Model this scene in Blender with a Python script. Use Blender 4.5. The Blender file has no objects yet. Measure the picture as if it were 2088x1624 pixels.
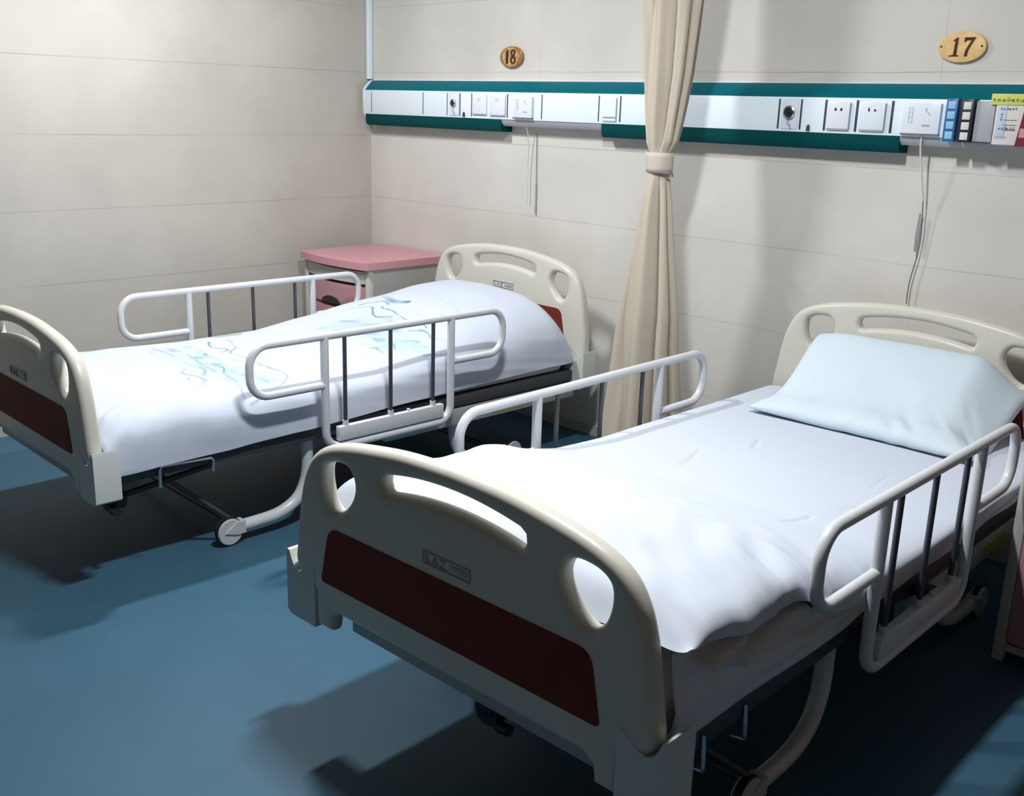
import bpy, bmesh, math
import numpy as np
from mathutils import Vector, Matrix

S = bpy.context.scene
C = S.collection

# ------------------------------------------------------------------ camera
cam_d = bpy.data.cameras.new('camera')
cam = bpy.data.objects.new('camera', cam_d)
C.objects.link(cam)
cam_d.sensor_fit = 'HORIZONTAL'
cam_d.sensor_width = 36.0
cam_d.lens = 36.4364
cam_d.clip_start = 0.02
_R = Vector((0.7071988, 0.7064109, 0.0292163))
_U = Vector((-0.2108989, 0.1713314, 0.9623758))
_F = Vector((-0.6748271, 0.6867527, -0.2701466))
m = Matrix((( _R.x, _U.x, -_F.x, 4.404225), (_R.y, _U.y, -_F.y, -3.282885), (_R.z, _U.z, -_F.z, 1.346336), (0, 0, 0, 1)))
cam.matrix_world = m
S.camera = cam

# ------------------------------------------------------------------ view, world, lights
S.view_settings.view_transform = 'Standard'
S.view_settings.look = 'None'
S.view_settings.gamma = 1.0
S.view_settings.use_curve_mapping = False
S.view_settings.exposure = 0.0

W = bpy.data.worlds.new('world')
S.world = W
W.use_nodes = True
W.node_tree.nodes['Background'].inputs[0].default_value = (1.0, 0.80, 0.60, 1)
W.node_tree.nodes['Background'].inputs[1].default_value = 0.10

def area_light(name, loc, size, power, col, rz=0.0):
    d = bpy.data.lights.new(name, 'AREA')
    d.shape = 'RECTANGLE'; d.size, d.size_y = size
    d.energy = power; d.color = col
    o = bpy.data.objects.new(name, d); C.objects.link(o)
    o.location = loc; o.rotation_euler = (0, 0, rz)
    return o
area_light('ceiling_lamp_near_left_bed', (1.12, -1.46, 2.44), (0.10, 0.30), 46, (0.97, 0.98, 1.0))
area_light('ceiling_lamp_near_right_bed', (2.90, -1.80, 2.44), (0.10, 0.30), 54, (0.97, 0.98, 1.0))

# ------------------------------------------------------------------ helpers
def tag(o, label=None, cat=None, group=None, kind=None):
    if label: o['label'] = label
    if cat: o['category'] = cat
    if group: o['group'] = group
    if kind: o['kind'] = kind
    return o

def empty(name, loc=(0, 0, 0), rz=0.0):
    o = bpy.data.objects.new(name, None); C.objects.link(o)
    o.location = loc; o.rotation_euler = (0, 0, rz); o.empty_display_size = 0.1
    return o

def link(name, me, mat, parent=None, loc=None, rz=None):
    o = bpy.data.objects.new(name, me); C.objects.link(o)
    if mat is not None and len(me.materials) == 0: me.materials.append(mat)
    if parent is not None: o.parent = parent
    if loc is not None: o.location = loc
    if rz is not None: o.rotation_euler = (0, 0, rz)
    return o

def smooth(me, angle=0.7):
    for p in me.polygons: p.use_smooth = True
    bm = bmesh.new(); bm.from_mesh(me)
    for e in bm.edges:
        if len(e.link_faces) == 2 and e.calc_face_angle(0) > angle: e.smooth = False
    bm.to_mesh(me); bm.free()

class MB:
    def __init__(s): s.bm = bmesh.new()
    def box(s, lo, hi, bev=0.0, seg=2):
        lo = Vector(lo); hi = Vector(hi)
        r = bmesh.ops.create_cube(s.bm, size=1.0)
        vs = r['verts']
        for v in vs:
            v.co = Vector(((lo[i] + hi[i]) / 2 + v.co[i] * (hi[i] - lo[i]) for i in range(3)))
        if bev > 0:
            es = list({e for v in vs for e in v.link_edges})
            bmesh.ops.bevel(s.bm, geom=es, offset=bev, segments=seg, affect='EDGES', profile=0.5)
        return s
    def tube(s, pts, r, n=14, closed=False, cap=True):
        pts = [Vector(p) for p in pts]
        N = len(pts); rings = []
        prev = None
        for i, p in enumerate(pts):
            if closed: t = pts[(i + 1) % N] - pts[i - 1]
            else: t = pts[min(i + 1, N - 1)] - pts[max(i - 1, 0)]
            t.normalize()
            if prev is None:
                a = Vector((0, 0, 1)) if abs(t.z) < 0.9 else Vector((1, 0, 0))
                nx = a.cross(t).normalized()
            else:
                nx = (prev - t * prev.dot(t)).normalized()
            prev = nx; ny = t.cross(nx)
            rr = r[i] if isinstance(r, (list, tuple)) else r
            rings.append([s.bm.verts.new(p + nx * math.cos(2 * math.pi * k / n) * rr + ny * math.sin(2 * math.pi * k / n) * rr) for k in range(n)])
        M = N if closed else N - 1
        for i in range(M):
            A, B = rings[i], rings[(i + 1) % N]
            for k in range(n):
                s.bm.faces.new((A[k], A[(k + 1) % n], B[(k + 1) % n], B[k]))
        if cap and not closed:
            s.bm.faces.new(list(reversed(rings[0]))); s.bm.faces.new(rings[-1])
        return s
    def prism(s, poly, axis, a, b):
        """poly: list of 2D points; extruded along axis from a to b"""
        def P(q, c):
            if axis == 0: return (c, q[0], q[1])
            if axis == 1: return (q[0], c, q[1])
            return (q[0], q[1], c)
        A = [s.bm.verts.new(P(q, a)) for q in poly]; B = [s.bm.verts.new(P(q, b)) for q in poly]
        n = len(poly)
        for k in range(n): s.bm.faces.new((A[k], A[(k + 1) % n], B[(k + 1) % n], B[k]))
        s.bm.faces.new(list(reversed(A))); s.bm.faces.new(B)
        return s
    def cyl(s, p0, p1, r, n=24, r2=None):
        return s.tube([p0, p1], [r, r if r2 is None else r2], n)
    def lathe(s, prof, origin, axis, n=28):
        """prof: (along, radius) list"""
        o = Vector(origin); ax = Vector(axis).normalized()
        a = Vector((0, 0, 1)) if abs(ax.z) < .9 else Vector((1, 0, 0))
        x = a.cross(ax).normalized(); y = ax.cross(x); rings = []
        for h, r in prof:
            rings.append([s.bm.verts.new(o + ax * h + (x * math.cos(2 * math.pi * k / n) + y * math.sin(2 * math.pi * k / n)) * max(r, 1e-5)) for k in range(n)])
        for A, B in zip(rings, rings[1:]):
            for k in range(n): s.bm.faces.new((A[k], A[(k + 1) % n], B[(k + 1) % n], B[k]))
        s.bm.faces.new(list(reversed(rings[0]))); s.bm.faces.new(rings[-1])
        return s
    def build(s, name, mat, parent=None, angle=0.7, bev=0.0, **k):
        if bev > 0:
            es = [e for e in s.bm.edges if len(e.link_faces) == 2 and e.calc_face_angle(0) > 0.6]
            bmesh.ops.bevel(s.bm, geom=es, offset=bev, segments=3, affect='EDGES', profile=0.5, clamp_overlap=True)
        bmesh.ops.recalc_face_normals(s.bm, faces=s.bm.faces)
        me = bpy.data.meshes.new(name); s.bm.to_mesh(me); s.bm.free()
        smooth(me, angle)
        return link(name, me, mat, parent, **k)

def arc(c, r, a0, a1, n=8):
    return [(c[0] + r * math.cos(math.radians(a0 + (a1 - a0) * i / n)), c[1] + r * math.sin(math.radians(a0 + (a1 - a0) * i / n))) for i in range(n + 1)]

def rounded(poly, r, n=6):
    """round the corners of a 2-D polygon; r number or list"""
    out = []; N = len(poly)
    for i in range(N):
        p0, p1, p2 = Vector(poly[i - 1]), Vector(poly[i]), Vector(poly[(i + 1) % N])
        rr = r[i] if isinstance(r, (list, tuple)) else r
        if rr <= 0: out.append(tuple(p1)); continue
        d0 = (p0 - p1); d2 = (p2 - p1); rr = min(rr, d0.length * .49, d2.length * .49)
        a = p1 + d0.normalized() * rr; b = p1 + d2.normalized() * rr
        for k in range(n + 1):
            t = k / n
            q = a * (1 - t) ** 2 + p1 * 2 * t * (1 - t) + b * t * t
            out.append((q.x, q.y))
    return out

def spline_smooth(pts, sub=5, closed=True):
    """Catmull-Rom through 2-D points"""
    P = [Vector(p) for p in pts]; N = len(P); out = []
    for i in range(N if closed else N - 1):
        if closed: a, b, c, d = P[i - 1], P[i], P[(i + 1) % N], P[(i + 2) % N]
        else: a, b, c, d = P[max(i - 1, 0)], P[i], P[i + 1], P[min(i + 2, N - 1)]
        for k in range(sub):
            t = k / sub
            q = 0.5 * ((2 * b) + (c - a) * t + (2 * a - 5 * b + 4 * c - d) * t * t + (3 * b - a - 3 * c + d) * t ** 3)
            out.append(tuple(q))
    if not closed: out.append(tuple(P[-1]))
    return out

def plate_mesh(name, loops, extrude, bevel=0.0, res=4):
    """filled flat curve (first loop outline, the others holes) standing in the XZ plane, thickness along Y"""
    cu = bpy.data.curves.new(name, 'CURVE'); cu.dimensions = '2D'; cu.fill_mode = 'BOTH'
    cu.extrude = extrude; cu.bevel_depth = bevel; cu.bevel_resolution = res
    if bevel: cu.offset = -bevel
    for lp in loops:
        sp = cu.splines.new('POLY'); sp.points.add(len(lp) - 1); sp.use_cyclic_u = True
        for i, q in enumerate(lp): sp.points[i].co = (q[0], q[1], 0, 1)
    ob = bpy.data.objects.new(name, cu); C.objects.link(ob)
    dg = bpy.context.evaluated_depsgraph_get(); dg.update()
    me = bpy.data.meshes.new_from_object(ob.evaluated_get(dg))
    bpy.data.objects.remove(ob); bpy.data.curves.remove(cu)
    me.transform(Matrix.Rotation(math.radians(90), 4, 'X'))
    bm = bmesh.new(); bm.from_mesh(me)
    bmesh.ops.remove_doubles(bm, verts=bm.verts, dist=1e-5)
    bmesh.ops.recalc_face_normals(bm, faces=bm.faces)
    bm.to_mesh(me); bm.free()
    smooth(me, 0.6)
    me.materials.clear(); me.name = name
    return me

# ------------------------------------------------------------------ materials
def mat(name, col, rough=0.5, metal=0.0, spec=0.5, noise=0.0, nscale=8.0, bump=0.0, bscale=60.0, coat=0.0):
    M = bpy.data.materials.new(name); M.use_nodes = True
    nt = M.node_tree; b = nt.nodes['Principled BSDF']
    b.inputs['Base Color'].default_value = (*col, 1); b.inputs['Roughness'].default_value = rough
    b.inputs['Metallic'].default_value = metal; b.inputs['Specular IOR Level'].default_value = spec
    b.inputs['Coat Weight'].default_value = coat
    tc = nt.nodes.new('ShaderNodeTexCoord')
    if noise > 0:
        n = nt.nodes.new('ShaderNodeTexNoise'); n.inputs['Scale'].default_value = nscale; n.inputs['Detail'].default_value = 6
        nt.links.new(tc.outputs['Object'], n.inputs['Vector'])
        r = nt.nodes.new('ShaderNodeValToRGB')
        r.color_ramp.elements[0].color = (*[c * (1 - noise) for c in col], 1); r.color_ramp.elements[0].position = .3
        r.color_ramp.elements[1].color = (*[min(1, c * (1 + noise)) for c in col], 1); r.color_ramp.elements[1].position = .7
        nt.links.new(n.outputs['Fac'], r.inputs['Fac']); nt.links.new(r.outputs['Color'], b.inputs['Base Color'])
    if bump > 0:
        n2 = nt.nodes.new('ShaderNodeTexNoise'); n2.inputs['Scale'].default_value = bscale; n2.inputs['Detail'].default_value = 4
        nt.links.new(tc.outputs['Object'], n2.inputs['Vector'])
        bp = nt.nodes.new('ShaderNodeBump'); bp.inputs['Strength'].default_value = bump; bp.inputs['Distance'].default_value = 0.01
        nt.links.new(n2.outputs['Fac'], bp.inputs['Height']); nt.links.new(bp.outputs['Normal'], b.inputs['Normal'])
    return M

def wall_mat(name, col, axis, joints):
    """painted board wall: faint horizontal joints each 0.2985 m, a few vertical joints, smudges and scuffs"""
    M = bpy.data.materials.new(name); M.use_nodes = True
    nt = M.node_tree; b = nt.nodes['Principled BSDF']; L = nt.links.new
    def N(t, **k):
        n = nt.nodes.new(t)
        for a, v in k.items(): setattr(n, a, v)
        return n
    def math_(op, a, bb=None, c=None):
        n = N('ShaderNodeMath', operation=op)
        for i, v in enumerate((a, bb, c)):
            if v is None: continue
            if isinstance(v, (int, float)): n.inputs[i].default_value = v
            else: L(v, n.inputs[i])
        return n.outputs[0]
    tc = N('ShaderNodeTexCoord'); sep = N('ShaderNodeSeparateXYZ'); L(tc.outputs['Object'], sep.inputs[0])
    wob = N('ShaderNodeTexNoise'); wob.inputs['Scale'].default_value = 1.2; L(tc.outputs['Object'], wob.inputs['Vector'])
    z = math_('ADD', sep.outputs['Z'], math_('MULTIPLY', math_('SUBTRACT', wob.outputs['Fac'], .5), .012))
    f = math_('ABSOLUTE', math_('SUBTRACT', math_('FRACT', math_('ADD', math_('DIVIDE', math_('SUBTRACT', z, .594), .2985), .5)), .5))
    line = math_('LESS_THAN', f, .0052)
    strong = N('ShaderNodeTexNoise'); strong.inputs['Scale'].default_value = 2.3; strong.inputs['Detail'].default_value = 3
    L(tc.outputs['Object'], strong.inputs['Vector'])
    line = math_('MULTIPLY', line, math_('MULTIPLY_ADD', strong.outputs['Fac'], 1.6, -.35))
    h = sep.outputs['X'] if axis == 0 else sep.outputs['Y']
    for j in joints:
        v = math_('LESS_THAN', math_('ABSOLUTE', math_('SUBTRACT', h, j)), .0018)
        line = math_('MAXIMUM', line, math_('MULTIPLY', v, math_('MULTIPLY_ADD', strong.outputs['Fac'], 1.2, -.35)))
    line = N('ShaderNodeClamp'); lnk = nt.links
    # clamp node fed by last maximum
    src = nt.nodes[-2]
    prev = [n for n in nt.nodes if n.type == 'MATH'][-1]
    L(prev.outputs[0], line.inputs[0])
    big = N('ShaderNodeTexNoise'); big.inputs['Scale'].default_value = 2.0; big.inputs['Detail'].default_value = 5
    L(tc.outputs['Object'], big.inputs['Vector'])
    ramp = N('ShaderNodeValToRGB')
    ramp.color_ramp.elements[0].position = .3; ramp.color_ramp.elements[0].color = (*[c * .87 for c in col], 1)
    ramp.color_ramp.elements[1].position = .7; ramp.color_ramp.elements[1].color = (*[min(1, c * 1.06) for c in col], 1)
    L(big.outputs['Fac'], ramp.inputs['Fac'])
    # scuffs: short stretched marks
    mp = N('ShaderNodeMapping'); mp.inputs['Scale'].default_value = (5, 5, 34)
    L(tc.outputs['Object'], mp.inputs['Vector'])
    sc = N('ShaderNodeTexNoise'); sc.inputs['Scale'].default_value = 3.2; sc.inputs['Detail'].default_value = 8; sc.inputs['Roughness'].default_value = .75
    L(mp.outputs[0], sc.inputs['Vector'])
    r2 = N('ShaderNodeValToRGB'); r2.color_ramp.elements[0].position = .66; r2.color_ramp.elements[0].color = (0, 0, 0, 1)
    r2.color_ramp.elements[1].position = .76; r2.color_ramp.elements[1].color = (.6, .6, .6, 1)
    L(sc.outputs['Fac'], r2.inputs['Fac'])
    mx = N('ShaderNodeMixRGB', blend_type='MIX'); L(r2.outputs['Color'], mx.inputs[0]); L(ramp.outputs['Color'], mx.inputs[1])
    mx.inputs[2].default_value = (*[c * .62 for c in col], 1)
    mx2 = N('ShaderNodeMixRGB', blend_type='MIX'); L(math_('MULTIPLY', line.outputs[0], .8), mx2.inputs[0]); L(mx.outputs[0], mx2.inputs[1])
    mx2.inputs[2].default_value = (*[c * .42 for c in col], 1)
    L(mx2.outputs[0], b.inputs['Base Color'])
    b.inputs['Roughness'].default_value = .55; b.inputs['Specular IOR Level'].default_value = .3
    return M

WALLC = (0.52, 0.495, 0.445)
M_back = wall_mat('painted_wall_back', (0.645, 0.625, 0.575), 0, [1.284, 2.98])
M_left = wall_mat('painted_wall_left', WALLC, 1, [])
M_floor = mat('blue_vinyl_floor', (0.038, 0.112, 0.172), 0.48, spec=0.25, noise=0.06, nscale=3, bump=.02, bscale=300)
M_ceil = mat('grey_ceiling', (0.13, 0.13, 0.13), 0.9)
M_skirt = mat('pale_skirting', (0.45, 0.45, 0.42), 0.5)
M_board = mat('cream_plastic', (0.62, 0.605, 0.525), 0.33, spec=0.35, noise=.02, nscale=4)
M_brack = mat('pale_plastic_bracket', (0.60, 0.64, 0.60), 0.38)
M_red = mat('red_brown_inlay', (0.17, 0.032, 0.022), 0.6, spec=.12, noise=.1, nscale=14)
M_rail = mat('grey_white_enamel', (0.62, 0.64, 0.66), 0.3, spec=0.5)
M_bar = mat('dark_grey_bar', (0.05, 0.055, 0.065), 0.35, spec=.5)
M_frame = mat('pale_green_enamel', (0.34, 0.38, 0.35), 0.45)
M_under = mat('dark_grey_enamel', (0.045, 0.048, 0.055), 0.5)
M_dark = mat('black_plastic', (0.012, 0.012, 0.014), 0.4)
M_wheel = mat('grey_plastic_wheel', (0.55, 0.58, 0.58), 0.4)
M_chrome = mat('brushed_steel', (0.55, 0.57, 0.60), 0.25, metal=.9)
M_mat = mat('white_sheet', (0.66, 0.67, 0.72), 0.8, spec=.2, bump=.05, bscale=120)
M_quilt = mat('white_cotton', (0.56, 0.61, 0.69), 0.8, spec=.2)
M_pillow = mat('pillow_cotton', (0.60, 0.70, 0.76), 0.8, spec=.2)
M_teal = mat('teal_enamel', (0.000, 0.125, 0.160), 0.4, spec=.15)
M_tealg = mat('dark_teal_enamel', (0.000, 0.058, 0.060), 0.5, spec=.1)
M_white = mat('white_enamel', (0.80, 0.90, 0.97), 0.35)
M_whiteb = mat('white_plastic', (0.74, 0.80, 0.86), 0.35)
M_greyp = mat('grey_plastic', (0.38, 0.40, 0.42), 0.45)
M_line = mat('dark_gap', (0.03, 0.045, 0.055), 0.6)
M_curt = mat('beige_curtain_cloth', (0.54, 0.475, 0.385), 0.85, spec=.15, bump=.08, bscale=400)
M_band = mat('pale_tieback_cloth', (0.57, 0.51, 0.425), 0.85)
M_pink = mat('pink_plastic', (0.56, 0.27, 0.30), 0.35)
M_pink2 = mat('pink_door', (0.47, 0.25, 0.27), 0.4)
M_nsg = mat('pale_grey_metal', (0.50, 0.49, 0.46), 0.4)
M_gold = mat('gold_plaque', (0.78, 0.52, 0.22), 0.4, noise=.14, nscale=30)
M_gold2 = mat('bronze_plaque', (0.42, 0.20, 0.06), 0.3, metal=.35, noise=.35, nscale=40)
M_brown = mat('dark_brown_numeral', (0.055, 0.008, 0.006), 0.4)
M_blue = mat('blue_card', (0.02, 0.13, 0.33), 0.4)
M_navy = mat('black_card', (0.012, 0.016, 0.03), 0.4)
M_lblue = mat('pale_blue_window', (0.28, 0.52, 0.74), 0.4)
M_card = mat('white_card', (0.66, 0.64, 0.60), 0.6)
M_cardb = mat('bluish_paper', (0.50, 0.58, 0.68), 0.6)
M_yel = mat('yellow_paper', (0.62, 0.62, 0.12), 0.6)
M_ylab = mat('yellow_green_label', (0.30, 0.31, 0.04), 0.6)
M_wine = mat('dark_red_card', (0.16, 0.005, 0.012), 0.45)
M_cord = mat('white_cord', (0.66, 0.66, 0.66), 0.5)
M_cordg = mat('grey_cord', (0.16, 0.15, 0.14), 0.5)

# ------------------------------------------------------------------ room shell
XL = 0.136
def struct(name, lo, hi, m):
    o = MB().box(lo, hi).build(name, m); tag(o, kind='structure'); return o
struct('floor', (XL - .1, -6.0, -.08), (6.6, .10, 0), M_floor)
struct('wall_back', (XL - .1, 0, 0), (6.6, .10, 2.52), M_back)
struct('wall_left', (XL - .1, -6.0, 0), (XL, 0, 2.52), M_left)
struct('ceiling', (XL - .1, -6.0, 2.52), (6.6, .1, 2.62), M_ceil)
struct('baseboard_back', (XL + .012, -.012, 0), (6.6, 0, .045), M_skirt)
struct('baseboard_left', (XL, -6.0, 0), (XL + .012, 0, .045), M_skirt)

# ------------------------------------------------------------------ bed
BL = 1.992
def rail_geo(v0, v1, p0, p1, z0, z1, zu, u, sgn):
    """side rail: stadium loop open between the two posts, and the deep U of the posts"""
    r = 0.0125; cr = 0.062
    top = []
    path = [(p0, z0)] + [(v0 + cr, z0)] + arc((v0 + cr, z0 + cr), cr, 270, 180, 8)[1:] + \
           arc((v0 + cr, z1 - cr), cr, 180, 90, 8) + arc((v1 - cr, z1 - cr), cr, 90, 0, 8) + arc((v1 - cr, z0 + cr), cr, 0, -90, 8) + [(p1, z0)]
    b = MB(); b.tube([(u, a, z) for a, z in path], r, 14)
    c2 = .055
    pu = [(p0, z1)] + [(p0, zu + c2)] + arc((p0 + c2, zu + c2), c2, 180, 270, 8)[1:] + arc((p1 - c2, zu + c2), c2, 270, 360, 8) + [(p1, z1)]
    b.tube([(u, a, z) for a, z in pu], r * 1.08, 14)
    return b

def board_loops(dz):
    """moulded end board: (u, z) outline, two corner holes, long slot; dz lifts the head board"""
    half = [(.12, .724), (.21, .714), (.30, .699), (.362, .680), (.402, .655), (.428, .620), (.444, .580), (.456, .53), (.467, .46), (.474, .415)]
    low = [(.4735, .402), (.470, .390), (.463, .379), (.452, .371), (.438, .366), (.420, .362), (.404, .350), (.402, .272), (.354, .272), (.349, .305), (.330, .319), (.25, .319)]
    h = [(u, z + dz) for u, z in half] + ([(.4745, .43)] if dz > 0 else [])
    right = [(0, .728 + dz)] + h
    right = spline_smooth(right, 4, closed=False) + low
    left = [(-u, z) for u, z in reversed(right[1:])]
    out = right + [(0, .319)] + left
    lh = [(-.366, .615), (-.360, .638), (-.335, .652), (-.295, .655), (-.275, .642), (-.268, .617), (-.278, .588), (-.303, .560), (-.330, .547), (-.350, .560), (-.362, .585)]
    lh = [(u * 1.01, z + dz) for u, z in lh]
    lh = spline_smooth(lh, 4)
    rh = [(-u, z) for u, z in reversed(lh)]
    def zc(u): return .688 - 0.62 * u * u
    top = [(u, zc(u) + dz) for u in np.linspace(-.172, .172, 15)]
    bot = [(u, zc(u) - .037 + dz) for u in np.linspace(.172, -.172, 15)]
    slot = rounded(top, 0) + rounded(bot, 0)
    sl = [(-.183, zc(.17) - .018 + dz)]
    slot = top + [(.183, zc(.17) - .008 + dz), (.185, zc(.17) - .022 + dz), (.180, zc(.17) - .034 + dz)] + bot + [(-.180, zc(.17) - .034 + dz), (-.185, zc(.17) - .022 + dz), (-.183, zc(.17) - .008 + dz)]
    return [out, lh, slot, rh]

def make_bed(name, loc, rz, rails, label, cu_=.03, left=False):
    root = empty(name, loc, rz)
    tag(root, label, 'hospital bed')
    for which, y, dz, face in (('footboard', 0.0, 0.0, -1), ('headboard', BL, .055, -1)):
        me = plate_mesh(which, board_loops(dz), .004, .017, 5)
        bd = link(which, me, M_board, root, loc=(0, y, 0))
        # coloured inlay panel on the face turned to the room
        ip = rounded([(-.347, .512 + dz), (.340, .512 + dz), (.366, .384 + dz), (-.376, .384 + dz)], [.03, .03, .012, .012])
        inl = link('inlay_panel', plate_mesh('inlay_panel', [ip], .002, .0, 1), M_red, bd, loc=(0, -.0215, 0))
        # maker's plate: raised rim with small marks
        b = MB()
        zz = .531 + dz + (.02 if dz else 0)
        b.box((-.060, -.0235, zz), (.062, -.021, zz + .002)); b.box((-.060, -.0235, zz + .024), (.062, -.021, zz + .026))
        b.box((.060, -.0238, zz), (.062, -.021, zz + .026)); b.box((-.062, -.0235, zz + .004), (-.060, -.021, zz + .022))
        npz = b.build('name_plate_rim', M_greyp, bd)
        b = MB()
        for x0, x1, za, zb in ((-.052, -.052, .005, .021), (-.052, -.042, .005, .005), (-.036, -.030, .005, .021), (-.030, -.024, .021, .005), (-.034, -.026, .011, .011),
                               (-.016, -.002, .020, .020), (-.002, -.018, .020, .005), (-.018, .0, .005, .005)):
            b.tube([(x0, -.0225, zz + za), (x1 + 1e-4, -.0225, zz + zb + 1e-4)], .0014, 6)
        b.box((.010, -.0228, zz + .007), (.054, -.021, zz + .019), .0006)
        b.build('name_plate_mark', M_greyp, bd)
    # corner brackets that carry the end boards
    for y, sv in ((0.0, 1), (BL, -1)):
        for sx in (-1, 1):
            prof = [(.402, .405), (.42, .397), (.445, .380), (.460, .376), (.474, .384), (.484, .402), (.490, .416), (.497, .418), (.501, .406), (.501, .275), (.488, .266), (.402, .266)]
            b = MB(); b.prism([(sx * u, z) for u, z in prof], 1, y - sv * .022, y + sv * .052)
            b.build('corner_bracket', M_brack, root, bev=.004)
    # deck frame
    b = MB()
    for sx in (-1, 1):
        b.box((sx * .43 - .015, .04, .295), (sx * .43 + .015, BL - .04, .338), .004)
    for y in (.06, .55, 1.0, 1.45, BL - .06): b.box((-.43, y - .02, .292), (.43, y + .02, .33), .003)
    b.box((-.425, .05, .328), (.425, BL - .05, .337))
    b.build('deck_frame', M_under, root)
    b = MB()
    b.box((-.33, .02, .268), (.33, .05, .305), .004)
    b.build('end_rail', M_frame, root)
    for sx in (-1, 1):
        MB().box((sx * .435 - .012, 1.0, .228), (sx * .435 + .012, BL - .04, .288), .003).build('frame_rail', M_frame, root)
    # label on the frame rail
    lab = MB().box((.447, 1.50, .240), (.4485, 1.66, .272)).build('frame_label', M_ylab, root); lab['label'] = 'yellow-green label'
    # base: a bent tube on each side, cross tubes and braces
    for sx in (-1, 1):
        pts = [(sx * .40, .44, .052)] + [(sx * .40, .52, .052), (sx * .40, .60, .058), (sx * .40, .665, .085), (sx * .40, .70, .13), (sx * .40, .715, .19), (sx * .40, .715, .30)]
        b = MB().tube(spline3(pts), .020, 14)
        b.build('base_leg', M_rail, root)
        pts = [(sx * .40, BL - .36, .052), (sx * .40, BL - .50, .055), (sx * .40, BL - .60, .09), (sx * .40, BL - .64, .17), (sx * .40, BL - .64, .30)]
        MB().tube(spline3(pts), .020, 14).build('base_leg', M_rail, root)
        for y, s in ((.42, 1), (BL - .34, -1)):
            cb = MB().lathe([(-.014, .030), (-.014, .040), (-.010, .043), (.010, .043), (.014, .040), (.014, .030)], (sx * .405, y, .046), (1, 0, 0), 32)
            cb.prism([(y - .02, .046), (y + .02 * s, .075), (y + s * .05, .075), (y + s * .05, .035), (y + .02, .035)], 0, sx * .405 - .018, sx * .405 + .018)
            ca = cb.build('caster', M_wheel, root)
            MB().lathe([(-.009, .038), (-.009, .0445), (-.005, .046), (.005, .046), (.009, .0445), (.009, .038)], (sx * .405 - sx * .0, y, .046), (1, 0, 0), 32).build('tyre', M_dark, ca, loc=(0, 0, 0))
        MB().tube([(sx * .405, .44, .075), (sx * .30, .20, .29)], .007, 8).build('brace_rod', M_bar, root)
    for y in (.46, BL - .38):
        MB().tube([(-.40, y, .052), (.40, y, .052)], .011, 10).build('cross_tube', M_bar, root)
    # crank handle folded under the foot end
    b = MB(); b.lathe([(0, .012), (.0, .028), (.05, .030), (.055, .022)], (cu_, .06, .222), (0, 1, 0), 20)
    b.tube([(cu_, .05, .222), (cu_, .40, .26)], .010, 8); b.box((cu_ - .025, .05, .222), (cu_ + .025, .09, .285), .008)
    b.tube([(cu_, .07, .215), (cu_ + .035, .07, .200), (cu_ + .055, .07, .203)], .012, 10)
    b.build('crank', M_dark, root)
    # motor / mechanism box deep under the deck
    MB().box((-.20, .95, .19), (.20, 1.25, .292), .01).build('actuator_box', M_dark, root)
    # accessory hooks on the room side
    for y in () if left else (.165, .300):
        MB().tube([(.448, y, .325), (.452, y, .262), (.452, y + .0, .255), (.425, y, .250)], .0045, 8).build('hook', M_chrome, root)
    if left:
      b = MB(); b.tube([(.452, .185, .262), (.455, .185, .318), (.455, .192, .326), (.455, .345, .318), (.455, .352, .310), (.452, .352, .275)], .0048, 8)
      b.build('hook_bracket', M_chrome, root)
    # side rails
    for (v0, v1, p0, p1, z0, z1, zu, u) in rails:
        sg = 1 if u > 0 else -1
        rl = rail_geo(v0, v1, p0, p1, z0, z1, zu, u, sg).build('side_rail', M_rail, root)
        w = p1 - p0
        for k, f in enumerate((.145, .495, .845)):
            y = p0 + f * w
            MB().tube([(u, y, z1 - .008), (u, y, zu + .075)], .0068, 10).build('bar', M_bar, rl)
        pb = MB()
        pb.box((u - .010, p0 + .085 * w, zu + .018), (u + .012, p1 - .075 * w, zu + .066), .003)
        for f in (.145, .495, .845):
            pb.cyl((u, p0 + f * w, zu + .060), (u, p0 + f * w, zu + .082), .010, 12)
        pb.cyl((u, p0 + .64 * w, zu + .06), (u, p0 + .64 * w, zu + .073), .006, 10)
        pb.build('mounting_plate', M_rail, rl)
        # arms tying the rail to the deck frame
        for y in (p0 + .2 * w, p1 - .2 * w):
            ab = MB(); ab.box((min(sg * .44, u - sg * .008), y - .02, zu + .022), (max(sg * .44, u - sg * .008), y + .02, zu + .045), .002)
            ab.build('rail_bracket', M_bar, rl)
    return root

def spline3(pts, sub=5):
    P = [Vector(p) for p in pts]; out = []
    for i in range(len(P) - 1):
        a, b, c, d = P[max(i - 1, 0)], P[i], P[i + 1], P[min(i + 2, len(P) - 1)]
        for k in range(sub):
            t = k / sub
            out.append(0.5 * ((2 * b) + (c - a) * t + (2 * a - 5 * b + 4 * c - d) * t * t + (3 * b - a - 3 * c + d) * t ** 3))
    out.append(P[-1]); return out

LX, LY, LT = 1.2725, -2.1703, -0.0143
RX, RY, RT = 3.1196, -2.1119, 0.0261
UR = .512
bedL = make_bed('hospital_bed', (LX, LY, 0), LT,
                [(.452, 1.480, .715, 1.235, .492, .648, .282, UR), (.525, 1.590, .795, 1.355, .478, .634, .282, -UR)],
                'cream hospital bed in the corner of the room beside the left wall', .36, True)
bedR = make_bed('hospital_bed', (RX, RY, 0), RT,
                [(.392, 1.385, .650, 1.150, .492, .648, .270, UR), (.502, 1.588, .790, 1.345, .452, .610, .270, -UR)],
                'cream hospital bed nearest the viewer, under wall number 17')

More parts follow.
